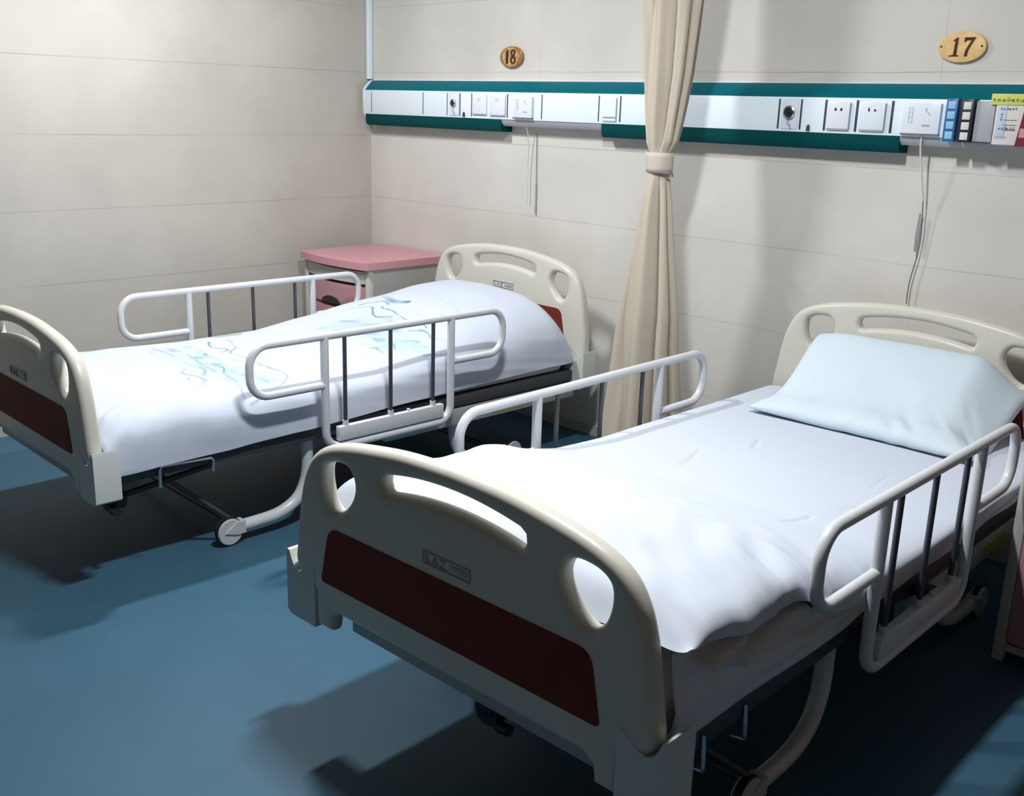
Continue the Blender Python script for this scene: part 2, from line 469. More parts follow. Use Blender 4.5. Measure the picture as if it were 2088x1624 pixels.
# ------------------------------------------------------------------ cloth
rng = np.random.RandomState(4)
_grid = rng.rand(64, 64)
def vnoise(x, y):
    x = np.asarray(x); y = np.asarray(y)
    xi = np.floor(x).astype(int); yi = np.floor(y).astype(int); fx = x - xi; fy = y - yi
    fx = fx * fx * (3 - 2 * fx); fy = fy * fy * (3 - 2 * fy)
    g = lambda a, b: _grid[a % 64, b % 64]
    return ((g(xi, yi) * (1 - fx) + g(xi + 1, yi) * fx) * (1 - fy) + (g(xi, yi + 1) * (1 - fx) + g(xi + 1, yi + 1) * fx) * fy) - .5
def ridges(x, y): return 1 - np.abs(vnoise(x, y)) * 4

def sstep(a, b, x):
    t = np.clip((x - a) / (b - a), 0, 1); return t * t * (3 - 2 * t)

def grid_mesh(name, X, Y, Z, thick=0.0):
    n, m_ = X.shape
    V = np.stack([X, Y, Z], -1).reshape(-1, 3)
    i = np.arange(n * m_).reshape(n, m_)
    Q = np.stack([i[:-1, :-1], i[1:, :-1], i[1:, 1:], i[:-1, 1:]], -1).reshape(-1, 4)
    me = bpy.data.meshes.new(name)
    me.from_pydata(V.tolist(), [], Q.tolist()); me.update()
    for p in me.polygons: p.use_smooth = True
    return me

def superell(w_neg, w_pos, hem_neg, hem_pos, zt, n, ns):
    """cross-section from near hem over the top to the far hem, resampled by length"""
    th = np.linspace(0, np.pi, 600)
    c = np.cos(th); s_ = np.sin(th)
    nn = np.where(c >= 0, n if np.isscalar(n) else n[1], n if np.isscalar(n) else n[0])
    u = np.where(c >= 0, w_pos, w_neg) * np.sign(c) * np.abs(c) ** (2 / nn)
    hem = np.where(c >= 0, hem_pos, hem_neg)
    z = hem + (zt - hem) * s_ ** (2 / nn)
    d = np.r_[0, np.cumsum(np.hypot(np.diff(u), np.diff(z)))]
    q = np.linspace(0, d[-1], ns)
    return np.interp(q, d, u), np.interp(q, d, z)

def quilt(name, vv, prof, ns=210):
    """prof(v) -> w_neg,w_pos,hem_neg,hem_pos,ztop,n"""
    U_ = []; Z_ = []
    for v in vv:
        u, z = superell(*prof(v), ns); U_.append(u); Z_.append(z)
    U_ = np.array(U_); Z_ = np.array(Z_); V_ = np.repeat(vv[:, None], ns, 1)
    return U_, V_, Z_

# left bed quilt, drawn up over the pillow
vv = np.linspace(.035, 1.945, 420)
bz = ([0, .15, .3, .7, 1.0, 1.25, 1.5, 1.7, 1.85, 1.96], [.492, .508, .508, .492, .492, .530, .598, .632, .640, .618])
def profL(v):
    zt = float(np.interp(v, *bz)); h = float(sstep(1.15, 1.55, v))
    n = 4.6 * (1 - h) + 2.7 * h
    hem = float(np.interp(v, [0, .4, .8, 1.2, 1.95], [.325, .330, .345, .362, .372]))
    w = .462 * (1 - h) + .452 * h
    zt2 = zt
    e = (1.945 - v) / .10
    if e < 1: zt2 = hem + (zt - hem) * math.sqrt(max(0.0, 1 - (1 - e) ** 2)) * .85 + (zt - hem) * .15
    e = (v - .035) / .05
    if e < 1: zt2 = hem + (zt2 - hem) * (.6 + .4 * math.sqrt(max(0.0, 1 - (1 - e) ** 2)))
    return w, w, hem, hem, zt2, n
U_, V_, Z_ = quilt('q', vv, profL)
k = np.ones(15) / 15
topness = sstep(.36, .47, Z_)
def smooth_rows(Z):
    P = np.pad(Z, ((10, 10), (0, 0)), 'edge'); kk = np.hanning(21); kk /= kk.sum()
    return np.apply_along_axis(lambda c: np.convolve(c, kk, 'valid'), 0, P)
Z_ = smooth_rows(Z_)
d = .006 * vnoise(U_ * 5 + 3, V_ * 5) + .004 * vnoise(U_ * 13, V_ * 7 + 9)
foot = 1 - sstep(.1, .55, V_)
cr_ = .5 + 1.2 * sstep(.0, .42, U_)
d += foot * cr_ * (.022 * vnoise(U_ * 9 + V_ * 12, V_ * 5 - U_ * 4) + .012 * vnoise(U_ * 22 + V_ * 9, V_ * 16))
Z_ += d * topness
side = np.clip((np.abs(U_) - .40) / .06, 0, 1)
U_ += np.sign(U_) * side * (.007 * vnoise(V_ * 8, Z_ * 12) + .006 * vnoise(V_ * 4 + Z_ * 30, Z_ * 25 + V_ * 3))
# long soft folds running down the near side
Z_ += (1 - topness) * .004 * vnoise(V_ * 10, Z_ * 9)
qL = grid_mesh('quilt', U_, V_, Z_)
# printed motifs (pale blue line drawings) as a colour attribute of the cloth
def seg_dist(px, py, ax, ay, bx, by):
    vx, vy = bx - ax, by - ay; L2 = vx * vx + vy * vy + 1e-12
    t = np.clip(((px - ax) * vx + (py - ay) * vy) / L2, 0, 1)
    return np.hypot(px - ax - t * vx, py - ay - t * vy)
col = np.ones(U_.shape + (3,)) * np.array([.55, .60, .69])
def tint(mask, c):
    global col
    col = col * (1 - mask[..., None]) + np.array(c) * mask[..., None]
WU = U_ + .014 * vnoise(U_ * 14, V_ * 14) + .006 * vnoise(U_ * 40, V_ * 40); WV = V_ + .014 * vnoise(U_ * 14 + 7, V_ * 14) + .006 * vnoise(U_ * 40 + 5, V_ * 40)
FADE = np.clip(.75 + 1.3 * vnoise(U_ * 18 + 3, V_ * 18), .15, 1)
def stroke(pts, w, c, a=1.0):
    dd = np.full(U_.shape, 9.)
    pts = spline_smooth(pts, 5, closed=False)
    for (a0, a1), (b0, b1) in zip(pts, pts[1:]): dd = np.minimum(dd, seg_dist(WU, WV, a0, a1, b0, b1))
    tint(a * FADE * (1 - sstep(w * .5, w * 1.3, dd)), c)
def blob(cu, cv, ru, rv, ang, c, a, edge=.5):
    x = (WU - cu) * math.cos(ang) + (WV - cv) * math.sin(ang); y = -(WU - cu) * math.sin(ang) + (WV - cv) * math.cos(ang)
    r = np.hypot(x / ru, y / rv); tint(a * (1 - sstep(1 - edge, 1, r)), c)
SK = [.36, .55, .72]; DK = [.07, .18, .30]; MD = [.20, .36, .54]; GR = [.26, .46, .56]
blob(.05, .55, .34, .13, .2, [.42, .60, .76], .55, .9)
blob(.28, .56, .16, .12, .1, [.38, .62, .70], .5, .7)
for pts, w in (([(-.24, .50), (-.12, .52), (.02, .49), (.13, .50), (.20, .47)], .008), ([(-.22, .55), (-.08, .565), (.06, .53), (.18, .515)], .006),
               ([(-.20, .60), (-.10, .63), (-.02, .60)], .006), ([(-.26, .74), (-.16, .70), (-.10, .73), (-.06, .68)], .005),
               ([(-.25, .80), (-.12, .77), (-.03, .70), (.08, .72), (.18, .70), (.30, .71), (.37, .66), (.42, .575), (.44, .50)], .0035),
               ([(.06, .545), (.14, .56), (.22, .53), (.30, .52), (.36, .50), (.42, .49)], .0035), ([(.20, .60), (.28, .61), (.36, .60)], .004),
               ([(.10, .46), (.16, .43), (.24, .45), (.30, .42)], .006), ([(.22, .41), (.30, .385), (.34, .40)], .005)):
    stroke(pts, w, MD if w > .005 else DK, .75)
blob(-.16, .545, .030, .012, .3, MD, .8); blob(-.02, .575, .035, .018, .1, MD, .8); blob(.09, .575, .028, .020, .4, MD, .75)
blob(-.06, .62, .014, .009, 0, DK, .8); blob(-.20, .62, .012, .03, .5, GR, .7)
stroke([(-.335, .800), (-.325, .86), (-.318, .90)], .010, [.10, .12, .17], .9)
for j_ in range(26):
    a_ = rng.rand(5); blob(-.20 + .60 * a_[0], .47 + .20 * a_[1], .012 + .03 * a_[2], .005 + .010 * a_[3], a_[4] * 1.2 - .2, [MD, SK, GR][j_ % 3], .65, .6)
for j_ in range(26):
    a_ = rng.rand(5); blob(-.16 + .42 * a_[0], 1.10 + .24 * a_[1], .012 + .035 * a_[2], .006 + .010 * a_[3], a_[4] * 1.2 - .2, [MD, SK, GR][j_ % 3], .6, .6)
blob(.33, .62, .06, .04, .3, [.30, .55, .60], .4, .8)
# second motif towards the pillow
blob(.02, 1.22, .30, .16, .35, [.36, .48, .70], .6, .9)
blob(.30, 1.20, .16, .10, .1, [.38, .60, .70], .5, .8)
stroke([(-.20, 1.50), (-.14, 1.47), (-.07, 1.46), (-.03, 1.48)], .015, [.05, .22, .34], .95)
stroke([(-.24, 1.33), (-.14, 1.38), (-.05, 1.33), (.03, 1.35)], .006, DK, .8)
stroke([(-.22, 1.38), (-.15, 1.44), (-.09, 1.43)], .005, DK, .8)
stroke([(-.10, 1.40), (.0, 1.39), (.08, 1.36), (.17, 1.37), (.24, 1.35)], .004, DK, .8)
for cu, cv, ru, rv in ((-.10, 1.24, .06, .022), (.02, 1.27, .05, .02), (.08, 1.20, .07, .022), (.14, 1.27, .04, .02), (-.02, 1.15, .05, .018), (.18, 1.18, .05, .02)):
    blob(cu, cv, ru, rv, .25, MD, .65, .6)
for j in range(6):
    blob(-.02 + j * .045, 1.60 - j * .012, .010, .05, .5, [.38, .54, .74], .5, .8)
stroke([(.20, 1.30), (.26, 1.33), (.33, 1.30), (.39, 1.33), (.42, 1.29), (.40, 1.20)], .0035, DK, .7)
stroke([(.26, 1.22), (.31, 1.25), (.33, 1.21), (.37, 1.24)], .008, MD, .6)
stroke([(.22, 1.12), (.30, 1.10)], .004, DK, .6); stroke([(.26, 1.18), (.33, 1.15)], .004, DK, .6)
ca = qL.color_attributes.new('print', 'FLOAT_COLOR', 'POINT')
buf = np.ones((U_.size, 4), dtype=np.float32); buf[:, :3] = col.reshape(-1, 3); ca.data.foreach_set('color', buf.ravel())
M_print = mat('printed_cotton', (.8, .83, .9), .8, spec=.2)
_nt = M_print.node_tree; _a = _nt.nodes.new('ShaderNodeVertexColor'); _a.layer_name = 'print'
_nt.links.new(_a.outputs['Color'], _nt.nodes['Principled BSDF'].inputs['Base Color'])
oL = link('quilt', qL, M_print, None, loc=(LX, LY, 0), rz=LT)
tag(oL, 'white quilt with pale blue line print, drawn up over the pillow on the left bed', 'quilt')

# right bed quilt, folded thick over the foot end, flat towards the pillow
vv = np.linspace(.030, 1.93, 420)
bzr = ([0, .1, .25, .38, .5, .65, .8, 1.0, 1.5, 1.95], [.592, .612, .615, .602, .572, .522, .484, .470, .462, .458])
def profR(v):
    zt = float(np.interp(v, *bzr)); h = float(sstep(.35, .60, v))
    wn = .470; wp = .478 * (1 - h) + .495 * h
    hemn = .42; hemp = float(np.interp(v, [0, .15, .42], [.562, .532, .512])) + .004 * math.sin(v * 23) if v < .40 else float(np.interp(v, [.40, .50, .8, 1.2, 1.93], [.512, .440, .430, .438, .440]))
    n = (3.6 * (1 - h) + 7 * h, 2.9 * (1 - h) + 3.2 * h)
    zt2 = zt; e = (v - .03) / .05
    if e < 1: zt2 = hemn + (zt - hemn) * (.5 + .5 * math.sqrt(max(0.0, 1 - (1 - e) ** 2)))
    return wn, wp, hemn, hemp, zt2, n
U_, V_, Z_ = quilt('q', vv, profR)
Z_ = smooth_rows(Z_); U_ = smooth_rows(U_)
foot = 1 - sstep(.40, .75, V_)
d = .003 * vnoise(U_ * 5 + 3, V_ * 5)
d += foot * (.014 * vnoise(U_ * 6 + V_ * 5, V_ * 9 - U_ * 3) + .006 * vnoise(U_ * 17 + V_ * 9, V_ * 14))
# gathers along the near edge of the folded part
near = sstep(.16, .42, U_)
d += foot * near * .014 * vnoise(V_ * 17 + U_ * 14, U_ * 7)
d += foot * sstep(.30, .46, U_) * .007 * vnoise(V_ * 38 + U_ * 12, U_ * 9)
Z_ += d
U_ += foot * sstep(.40, .46, U_) * (.012 + .016 * vnoise(V_ * 15, Z_ * 10) + .006 * vnoise(V_ * 33, Z_ * 18))
def crease(ax, ay, bx, by, w=.006, a=-.0035):
    global Z_
    Z_ = Z_ + a * np.exp(-(seg_dist(U_, V_, ax, ay, bx, by) / w) ** 2)
crease(-.137, .942, -.19, 1.10, .004, -.0025); crease(-.10, 1.22, -.13, 1.30)
crease(.256, .752, .262, .86); crease(.26, 1.18, .250, 1.30, .004, -.002); crease(.28, .97, .30, 1.04, .004, -.002)
qR = grid_mesh('quilt', U_, V_, Z_)
col = np.ones(U_.shape + (3,)) * np.array([.56, .61, .69])
WU = U_ + .02 * vnoise(U_ * 14, V_ * 14); WV = V_ + .02 * vnoise(U_ * 14 + 7, V_ * 14); FADE = np.clip(.6 + 1.5 * vnoise(U_ * 20, V_ * 20), .1, 1)
for j_ in range(22):
    a_ = rng.rand(5); blob(.02 + .26 * a_[0], .40 + .22 * a_[1], .010 + .035 * a_[2], .005 + .012 * a_[3], a_[4] * 1.5, [.44, .58, .70], .45, .8)
for p_ in ([(-.15, .93), (-.19, 1.10)], [(-.10, 1.22), (-.13, 1.30)], [(.256, .77), (.262, .86)]): stroke(p_, .003, [.22, .25, .33], .5)  # crease shade painted into the cloth colour as thin dark strokes, not print
ca = qR.color_attributes.new('print', 'FLOAT_COLOR', 'POINT')
buf = np.ones((U_.size, 4), dtype=np.float32); buf[:, :3] = col.reshape(-1, 3); ca.data.foreach_set('color', buf.ravel())
oR = link('quilt', qR, M_print, None, loc=(RX, RY, 0), rz=RT)
tag(oR, 'white quilt on the nearer bed, bunched thick at the foot end, no bold print', 'quilt')

# mattresses
def mattress(loc, rz, z0, z1, label):
    b = MB().box((-.436, .035, z0), (.436, 1.90, z1), .028, 5)
    bmesh.ops.subdivide_edges(b.bm, edges=[e for e in b.bm.edges if e.calc_length() > .5], cuts=60, use_grid_fill=True)
    for v in b.bm.verts:
        x, y, z = v.co
        f = 1 if abs(x) > .425 else 0
        if f:
            v.co.x += math.copysign(1, x) * (.005 * math.sin(y * 7) + .004 * math.sin(y * 17 + z * 30))
    o = b.build('mattress', M_mat); o.location = loc; o.rotation_euler = (0, 0, rz)
    tag(o, label, 'mattress'); return o
mattress((LX, LY, 0), LT, .3385, .430, 'white sheeted mattress almost hidden under the blue-printed quilt')
mattress((RX, RY, 0), RT, .3385, .452, 'white sheeted mattress showing its grey shaded side on the nearer bed')

# skirt of loose sheet seen along the near side of the nearer bed
vvs = np.linspace(.042, 1.85, 240); ss = np.linspace(0, 1, 26)
VV, SS = np.meshgrid(vvs, ss, indexing='ij')
low = np.interp(VV, [0, .1, .29, .66, 1.24, 1.9], [.352, .350, .350, .342, .346, .352])
zt_ = np.interp(VV, [0, .15, .40, .50, 1.9], [.528, .530, .514, .444, .440])
ZZ = zt_ + (low - zt_) * SS
UU = .450 + .006 * np.sin(SS * 3.1) + (.010 * vnoise(VV * 7 + SS * 1.5, SS * 3) + .007 * vnoise(VV * 3 - SS * 2, SS * 7 + VV * 5)) * (.3 + .7 * SS)
def sridge(a, b, amp, w):
    dd = seg_dist(VV, ZZ, a[0], a[1], b[0], b[1]); return amp * np.exp(-(dd / w) ** 2)
UU += sridge((.10, .495), (.20, .510), .044, .011) + sridge((.20, .468), (.41, .492), .048, .012)
UU += sridge((.0, .43), (.5, .40), .010, .02) + sridge((.05, .395), (.9, .385), .008, .015)
VS = VV
me = grid_mesh('bed_sheet', UU, VS, ZZ)
so = link('bed_sheet', me, M_mat, None, loc=(RX, RY, 0), rz=RT)
md = so.modifiers.new('thickness', 'SOLIDIFY'); md.thickness = .002
tag(so, 'loose white sheet hanging down the near side of the nearer bed', 'bed sheet')

# pillow on the nearer bed
def pillow(w, l, t, n=70):
    s = np.linspace(-1, 1, n); A, B = np.meshgrid(s, s, indexing='ij')
    def shell(sign):
        e = (1 - np.abs(A) ** 3.2) * (1 - np.abs(B) ** 3.2)
        h = sign * t * np.clip(e, 0, 1) ** .42
        px = A * w * (1 - .055 * (1 - np.abs(A)) * B ** 2 * 2 - .05 * (1 - B ** 2) * np.abs(A) ** 2)
        py = B * l * (1 - .05 * (1 - A ** 2) * np.abs(B) ** 2)
        return px, py, h
    return A, B, shell
A, B, shell = pillow(.345, .215, .052)
bm = bmesh.new()
for sign in (1, -1):
    px, py, h = shell(sign)
    fr = sstep(.25, -.8, B) if False else np.clip((.2 - B) / 1.0, 0, 1)
    wr = .010 * vnoise(A * 3 + 2, B * 3) + .028 * vnoise(A * 11 + B * 5, B * 2.0 + 4) * sstep(.0, .7, A) * fr + .008 * vnoise(A * 8 - B * 3, B * 2) * fr
    h = h + wr * (np.abs(h) / .052)
    # rests on the quilt in front, rises against the head board behind
    lift = .165 * sstep(-.55, .95, B) + .010
    droop = -.075 * sstep(.55, 1.0, A) * sstep(-1.0, .6, B)
    vs = [[bm.verts.new((px[i, j], py[i, j], h[i, j] * (1 if sign > 0 else .45) + lift[i, j] + droop[i, j])) for j in range(px.shape[1])] for i in range(px.shape[0])]
    for i in range(px.shape[0] - 1):
        for j in range(px.shape[1] - 1):
            f = (vs[i][j], vs[i + 1][j], vs[i + 1][j + 1], vs[i][j + 1])
            bm.faces.new(f if sign > 0 else tuple(reversed(f)))
bmesh.ops.remove_doubles(bm, verts=bm.verts, dist=.0006)
me = bpy.data.meshes.new('pillow'); bm.to_mesh(me); bm.free()
for p in me.polygons: p.use_smooth = True
ct, st = math.cos(RT), math.sin(RT)
pu, pv = .03, 1.755
po = link('pillow', me, M_pillow, None, loc=(RX + pu * ct - pv * st, RY + pu * st + pv * ct, .468), rz=RT)
tag(po, 'pale bluish-white pillow leaning against the head board of the nearer bed', 'pillow')

# ------------------------------------------------------------------ curtain
CY_ = -.33
def curtain():
    zs = np.r_[np.linspace(2.51, 1.26, 90), np.linspace(1.25, 1.10, 26), np.linspace(1.09, .10, 90)]
    k_ = 0.0359; zo = zs; zs = (zs - 1.346 * k_) / (1 - k_)
    xl = np.interp(-zs, [-2.51, -1.722, -1.476, -1.24, -1.20, -1.136, -.87, -.58, -.38, -.10], [1.93, 1.980, 2.004, 2.032, 2.050, 2.048, 2.000, 1.938, 1.915, 1.885])
    xr = np.interp(-zs, [-2.51, -1.72, -1.475, -1.246, -1.21, -1.14, -.88, -.625, -.5, -.10], [2.33, 2.245, 2.218, 2.176, 2.155, 2.150, 2.188, 2.233, 2.244, 2.30])
    xl = xl + (4.404 - xl) * k_; xr = xr + (4.404 - xr) * k_; zs = zo
    N = 340; rows = []
    s = np.linspace(0, 1, N)
    for z, a, b in zip(zs, xl, xr):
        w = b - a
        # closed bundle: goes across the front and back again behind
        th = s * 2 * np.pi
        cx = (a + b) / 2; hw = w / 2
        hd = .030 + .10 * w
        amp = .028 + .13 * w
        pinch = 1 - math.exp(-((z - 1.176) / .09) ** 2)
        ph = 2.2 if z > 1.176 else .4
        if z < 1.176: amp *= 1.25
        sh = (z - 1.176)
        plt = (2.4 * np.abs(np.sin(3.5 * (th + .25 * np.sin(2 * th + 3 * sh)))) ** .45 - 1.7) * .75 + np.sin(12 * th + 1.3 + 2 * sh) * .18
        if z < 1.176: plt = (2.4 * np.abs(np.sin(3.0 * (th + .30 * np.sin(th * 2 - 2 * sh)) + .6)) ** .45 - 1.7) * .8 + np.sin(11 * th + 2.1) * .12
        rx = hw - amp * .25 + amp * .22 * plt * pinch
        ry = hd + amp * .5 * plt * pinch - amp * .1
        rows.append(np.stack([cx - rx * np.cos(th), CY_ - ry * np.sin(th), np.full(N, z)], -1))
    P = np.array(rows)
    me = grid_mesh('curtain', P[..., 0], P[..., 1], P[..., 2]); return me
cu = empty('privacy_curtain', (2.18, CY_, 0))
tag(cu, 'beige bed curtain tied in the middle, hanging between the two beds', 'curtain')
def at(o, parent):
    o.parent = parent; o.matrix_parent_inverse = Matrix.Translation(-Vector(parent.location)); return o
o = link('curtain_cloth', curtain(), M_curt); at(o, cu)
b = MB()
zs_ = np.linspace(1.144, 1.212, 5)
n = 30; rings = []
for z in zs_:
    f = (z - 1.14) / .072
    rings.append([b.bm.verts.new((2.183 - .004 * f + (.0515 - .002 * math.cos(f * 3)) * math.cos(2 * math.pi * k / n), CY_ - .040 * math.sin(2 * math.pi * k / n), z)) for k in range(n)])
for A_, B_ in zip(rings, rings[1:]):
    for k in range(n): b.bm.faces.new((A_[k], A_[(k + 1) % n], B_[(k + 1) % n], B_[k]))
tb = b.build('tieback', M_band); md = tb.modifiers.new('t', 'SOLIDIFY'); md.thickness = .003
at(tb, cu)
hk = MB().tube([(2.183, CY_ - .042, 1.145), (2.230, CY_ - .028, 1.145), (2.250, CY_ - .015, 1.143), (2.250, CY_ - .015, 1.134)], .004, 8).build('tieback_hook', M_cordg); at(hk, cu)
tr = MB().box((2.165, -2.4, 2.505), (2.195, -.05, 2.52), .002).build('curtain_track', M_whiteb); at(tr, cu)

# ------------------------------------------------------------------ bed head panel on the wall
pn = empty('bed_head_panel', (1.6, 0, 1.35))
tag(pn, 'long teal and white service panel fixed across the wall behind both beds', 'wall panel')
X0, X1 = .165, 3.75
def part(b, name, m, parent=pn, root=pn, bev=0.0, **k):
    o = b.build(name, m, None, bev=bev, **k)
    if parent is root: at(o, root)
    else:
        o.parent = parent
    return o
b = MB().prism([(-.07, 1.407), (-.066, 1.414), (-.030, 1.449), (-.022, 1.453), (0, 1.453), (0, 1.407)], 0, X0 + .02, X1); top = part(b, 'top_cover', M_teal)
b = MB().prism([(-.022, 1.4525), (-.018, 1.456), (0, 1.456), (0, 1.4525)], 0, X0 + .02, X1); part(b, 'top_lip', M_whiteb)
b = MB().box((X0 + .012, -.0705, 1.295), (X1, 0, 1.4075), .002); face = part(b, 'face_plate', M_white)
b = MB().prism([(-.0715, 1.30), (-.0715, 1.405), (-.060, 1.425), (-.030, 1.452), (0, 1.456), (0, 1.245), (-.035, 1.245)], 0, X0, X0 + .018); part(b, 'end_cap', M_whiteb)
lowp = [(-.068, 1.2955), (-.068, 1.270), (-.064, 1.252), (-.056, 1.243), (0, 1.243), (0, 1.2955)]
for a, c in ((X0 + .018, 1.13), (1.69, 2.905)):
    b = MB().prism(lowp, 0, a, c); lc = part(b, 'lower_cover', M_tealg); lc['label'] = 'dark teal lower cover'
for a, c in ((1.13, 1.69), (2.905, X1)):  # grey infill puts the shaded breaks of the teal band into the shape
    b = MB().prism([(-.066, 1.2955), (-.064, 1.282), (-.050, 1.268), (0, 1.268), (0, 1.2955)], 0, a, c); lc = part(b, 'lower_shade_infill', M_greyp); lc['label'] = 'grey infill where the lower band reads as shaded'
# dividers
for x, w in ((.234, .002), (.619, .003), (.785, .003), (.870, .005), (.946, .004), (1.169, .005), (1.369, .004), (1.675, .004), (1.783, .005), (2.473, .006), (2.556, .006), (2.645, .007), (2.755, .008), (2.873, .008)):
    b = MB().box((x - w / 2, -.0728, 1.303), (x + w / 2, -.0700, 1.400), .0008); part(b, 'divider', M_line)
# gas outlets (round ports)
def gas(x, r, m1):
    b = MB(); b.box((x - .030, -.074, 1.303), (x + .030, -.070, 1.399), .003); base = part(b, 'gas_outlet', M_whiteb)
    pr = MB().lathe([(0, r * 1.15), (.008, r * 1.15), (.010, r * .95), (.006, r * .9), (.006, r * .8)], (x, -.074, 1.357), (0, -1, 0), 28)
    o = pr.build('port_ring', M_chrome); o.parent = base; o.matrix_parent_inverse = base.matrix_world.inverted() @ Matrix.Translation(-Vector(pn.location)) if False else Matrix.Identity(4)
    o2 = MB().lathe([(0, r * .82), (.0085, r * .80), (.010, r * .6), (.010, .002)], (x, -.074, 1.357), (0, -1, 0), 24).build('port', m1); o2.parent = base
    o3 = MB().tube([(x - .006, -.0765, 1.334), (x - .004, -.0785, 1.322), (x + .004, -.078, 1.318), (x + .006, -.0765, 1.306)], .0028, 6).build('port_tag', M_greyp); o3.parent = base
gas(.832, .014, M_wine if False else mat('dark_port', (.03, .012, .02), .4)); gas(2.516, .019, M_dark)
# small latches
for x in (.898, 2.588):
    b = MB().prism([(x - .006, 1.300), (x + .006, 1.300), (x + .005, 1.315), (x + .001, 1.320), (x - .003, 1.316)], 1, -.077, -.0705); part(b, 'latch', M_line)
# socket plates
def socket(x0, x1, z0, z1, style):
    b = MB().box((x0, -.0785, z0), (x1, -.0705, z1), .002); base = part(b, 'socket', M_whiteb)
    cx = (x0 + x1) / 2
    def sub(bb, nm, m_): o = bb.build(nm, m_); o.parent = base; return o
    if style == 'two':
        bb = MB()
        for dx in (-.010, .010): bb.box((cx + dx - .0035, -.0792, z1 - .028), (cx + dx + .0035, -.0780, z1 - .019), .0004)
        sub(bb, 'socket_holes', M_dark)
        sub(MB().box((x0 + .002, -.0795, z0 - .001), (x1 - .002, -.0705, z0 + .0035)), 'lower_edge', M_greyp)
        sub(MB().box((x1 - .001, -.0792, z0 + .002), (x1 + .0015, -.0705, z1 - .004)), 'side_edge', M_greyp)
    if style == 'tri':
        bb = MB(); bb.box((cx - .014, -.0792, z1 - .027), (cx - .008, -.0780, z1 - .021)); bb.box((cx + .006, -.0792, z1 - .027), (cx + .013, -.0780, z1 - .021)); bb.box((cx - .013, -.0792, z1 - .022), (cx - .010, -.078, z1 - .015))
        sub(bb, 'socket_holes', M_dark)
        sub(MB().box((x0 + .002, -.0795, z0 - .001), (x1 - .002, -.0705, z0 + .0035)), 'lower_edge', M_greyp)
        sub(MB().box((x1 - .001, -.0792, z0 + .002), (x1 + .0015, -.0705, z1 - .004)), 'side_edge', M_greyp)
    if style == 'faint':
        bb = MB()
        for k in range(5): bb.box((cx - .010 + (k % 3) * .008, -.0790, z1 - .020 - (k // 3) * .008), (cx - .006 + (k % 3) * .008, -.0783, z1 - .015 - (k // 3) * .008))
        sub(bb, 'socket_holes', M_greyp)
        sub(MB().box((x0 + .002, -.0790, z0), (x1 - .002, -.0705, z0 + .003)), 'lower_edge', M_greyp)
    return base
socket(.955, 1.045, 1.312, 1.395, 'faint'); socket(1.066, 1.160, 1.310, 1.395, 'faint')
socket(2.655, 2.733, 1.308, 1.394, 'two'); socket(2.768, 2.852, 1.308, 1.394, 'tri')
# bracket socket left of the curtain
b = MB(); b.box((1.700, -.074, 1.318), (1.762, -.0700, 1.322)); b.box((1.700, -.074, 1.303), (1.762, -.0700, 1.307)); b.box((1.762, -.074, 1.303), (1.766, -.0700, 1.392)); part(b, 'cover_edge', M_greyp)
# nurse call units
def call_unit(x0, x1, z0, z1, label):
    t = empty('call_unit', ((x0 + x1) / 2, -.0708, z0)); tag(t, label, 'call unit')
    b = MB().box((x0, -.083, z0), (x1, -.0708, z1), .002); at(b.build('housing', M_card if False else M_whiteb), t)
    w = x1 - x0; h = z1 - z0
    b = MB()
    for r in range(7):
        for c in range(2):
            b.box((x0 + w * (.16 + c * .08 + (r % 2) * .01), -.0836, z0 + h * (.82 - r * .075)), (x0 + w * (.21 + c * .09), -.0828, z0 + h * (.85 - r * .075)))
    at(b.build('speaker_grille', M_greyp), t)
    b = MB(); b.tube([(x0 + w * .66, -.0832, z0 + h * .84), (x0 + w * .60, -.0835, z0 + h * .78), (x0 + w * .69, -.0835, z0 + h * .70), (x0 + w * .74, -.0832, z0 + h * .62)], .0012, 6)
    at(b.build('lever_mark', M_greyp), t); b = MB()
    b.box((x0 + w * .55, -.0836, z0 + h * .26), (x0 + w * .76, -.0828, z0 + h * .32)); at(b.build('button_mark', M_greyp), t)
    b = MB().box((x0 - .001, -.0834, z0 - .002), (x1 + .001, -.0715, z0 + .003)); at(b.build('lower_edge', M_cordg), t)
    return t
call_unit(1.213, 1.322, 1.303, 1.390, 'small pale call unit with grille on the panel above the left bed, white cord below')
call_unit(2.912, 3.030, 1.302, 1.395, 'pale call unit on the panel next to the blue card strip')

# cords
def cord(pts, r, m_, label, group=None):
    o = MB().tube(spline3(pts, 6), r, 8).build('pull_cord', m_); tag(o, label, 'cord'); return o
cL = empty('pull_cord', (1.21, -.02, 1.28)); tag(cL, 'thin white call cord hanging below the panel behind the left bed', 'cord')
at(MB().tube(spline3([(1.262, -.05, 1.298), (1.262, -.048, 1.27), (1.258, -.030, 1.22), (1.250, -.02, 1.10), (1.252, -.02, .96)], 6), .0022, 8).build('cord', M_cord), cL)
cM = empty('pull_cord', (1.29, -.01, .9)); tag(cM, 'thin grey pull cord with weighted end on the wall behind the left bed', 'cord')
at(MB().tube([(1.284, -.006, 1.24), (1.290, -.006, 1.03)], .0015, 8).build('cord', M_cordg), cM)
at(MB().tube([(1.290, -.007, 1.035), (1.291, -.007, .905)], .0032, 8).build('weight', M_greyp), cM)
cR = empty('pull_cord', (2.98, -.02, .8)); tag(cR, 'call cord hanging from the panel down to the head board of the nearer bed', 'cord')
at(MB().tube(spline3([(2.978, -.070, 1.298), (2.976, -.066, 1.26), (2.985, -.045, 1.16), (2.990, -.03, 1.10)], 6), .0030, 8).build('cord', M_cord), cR)
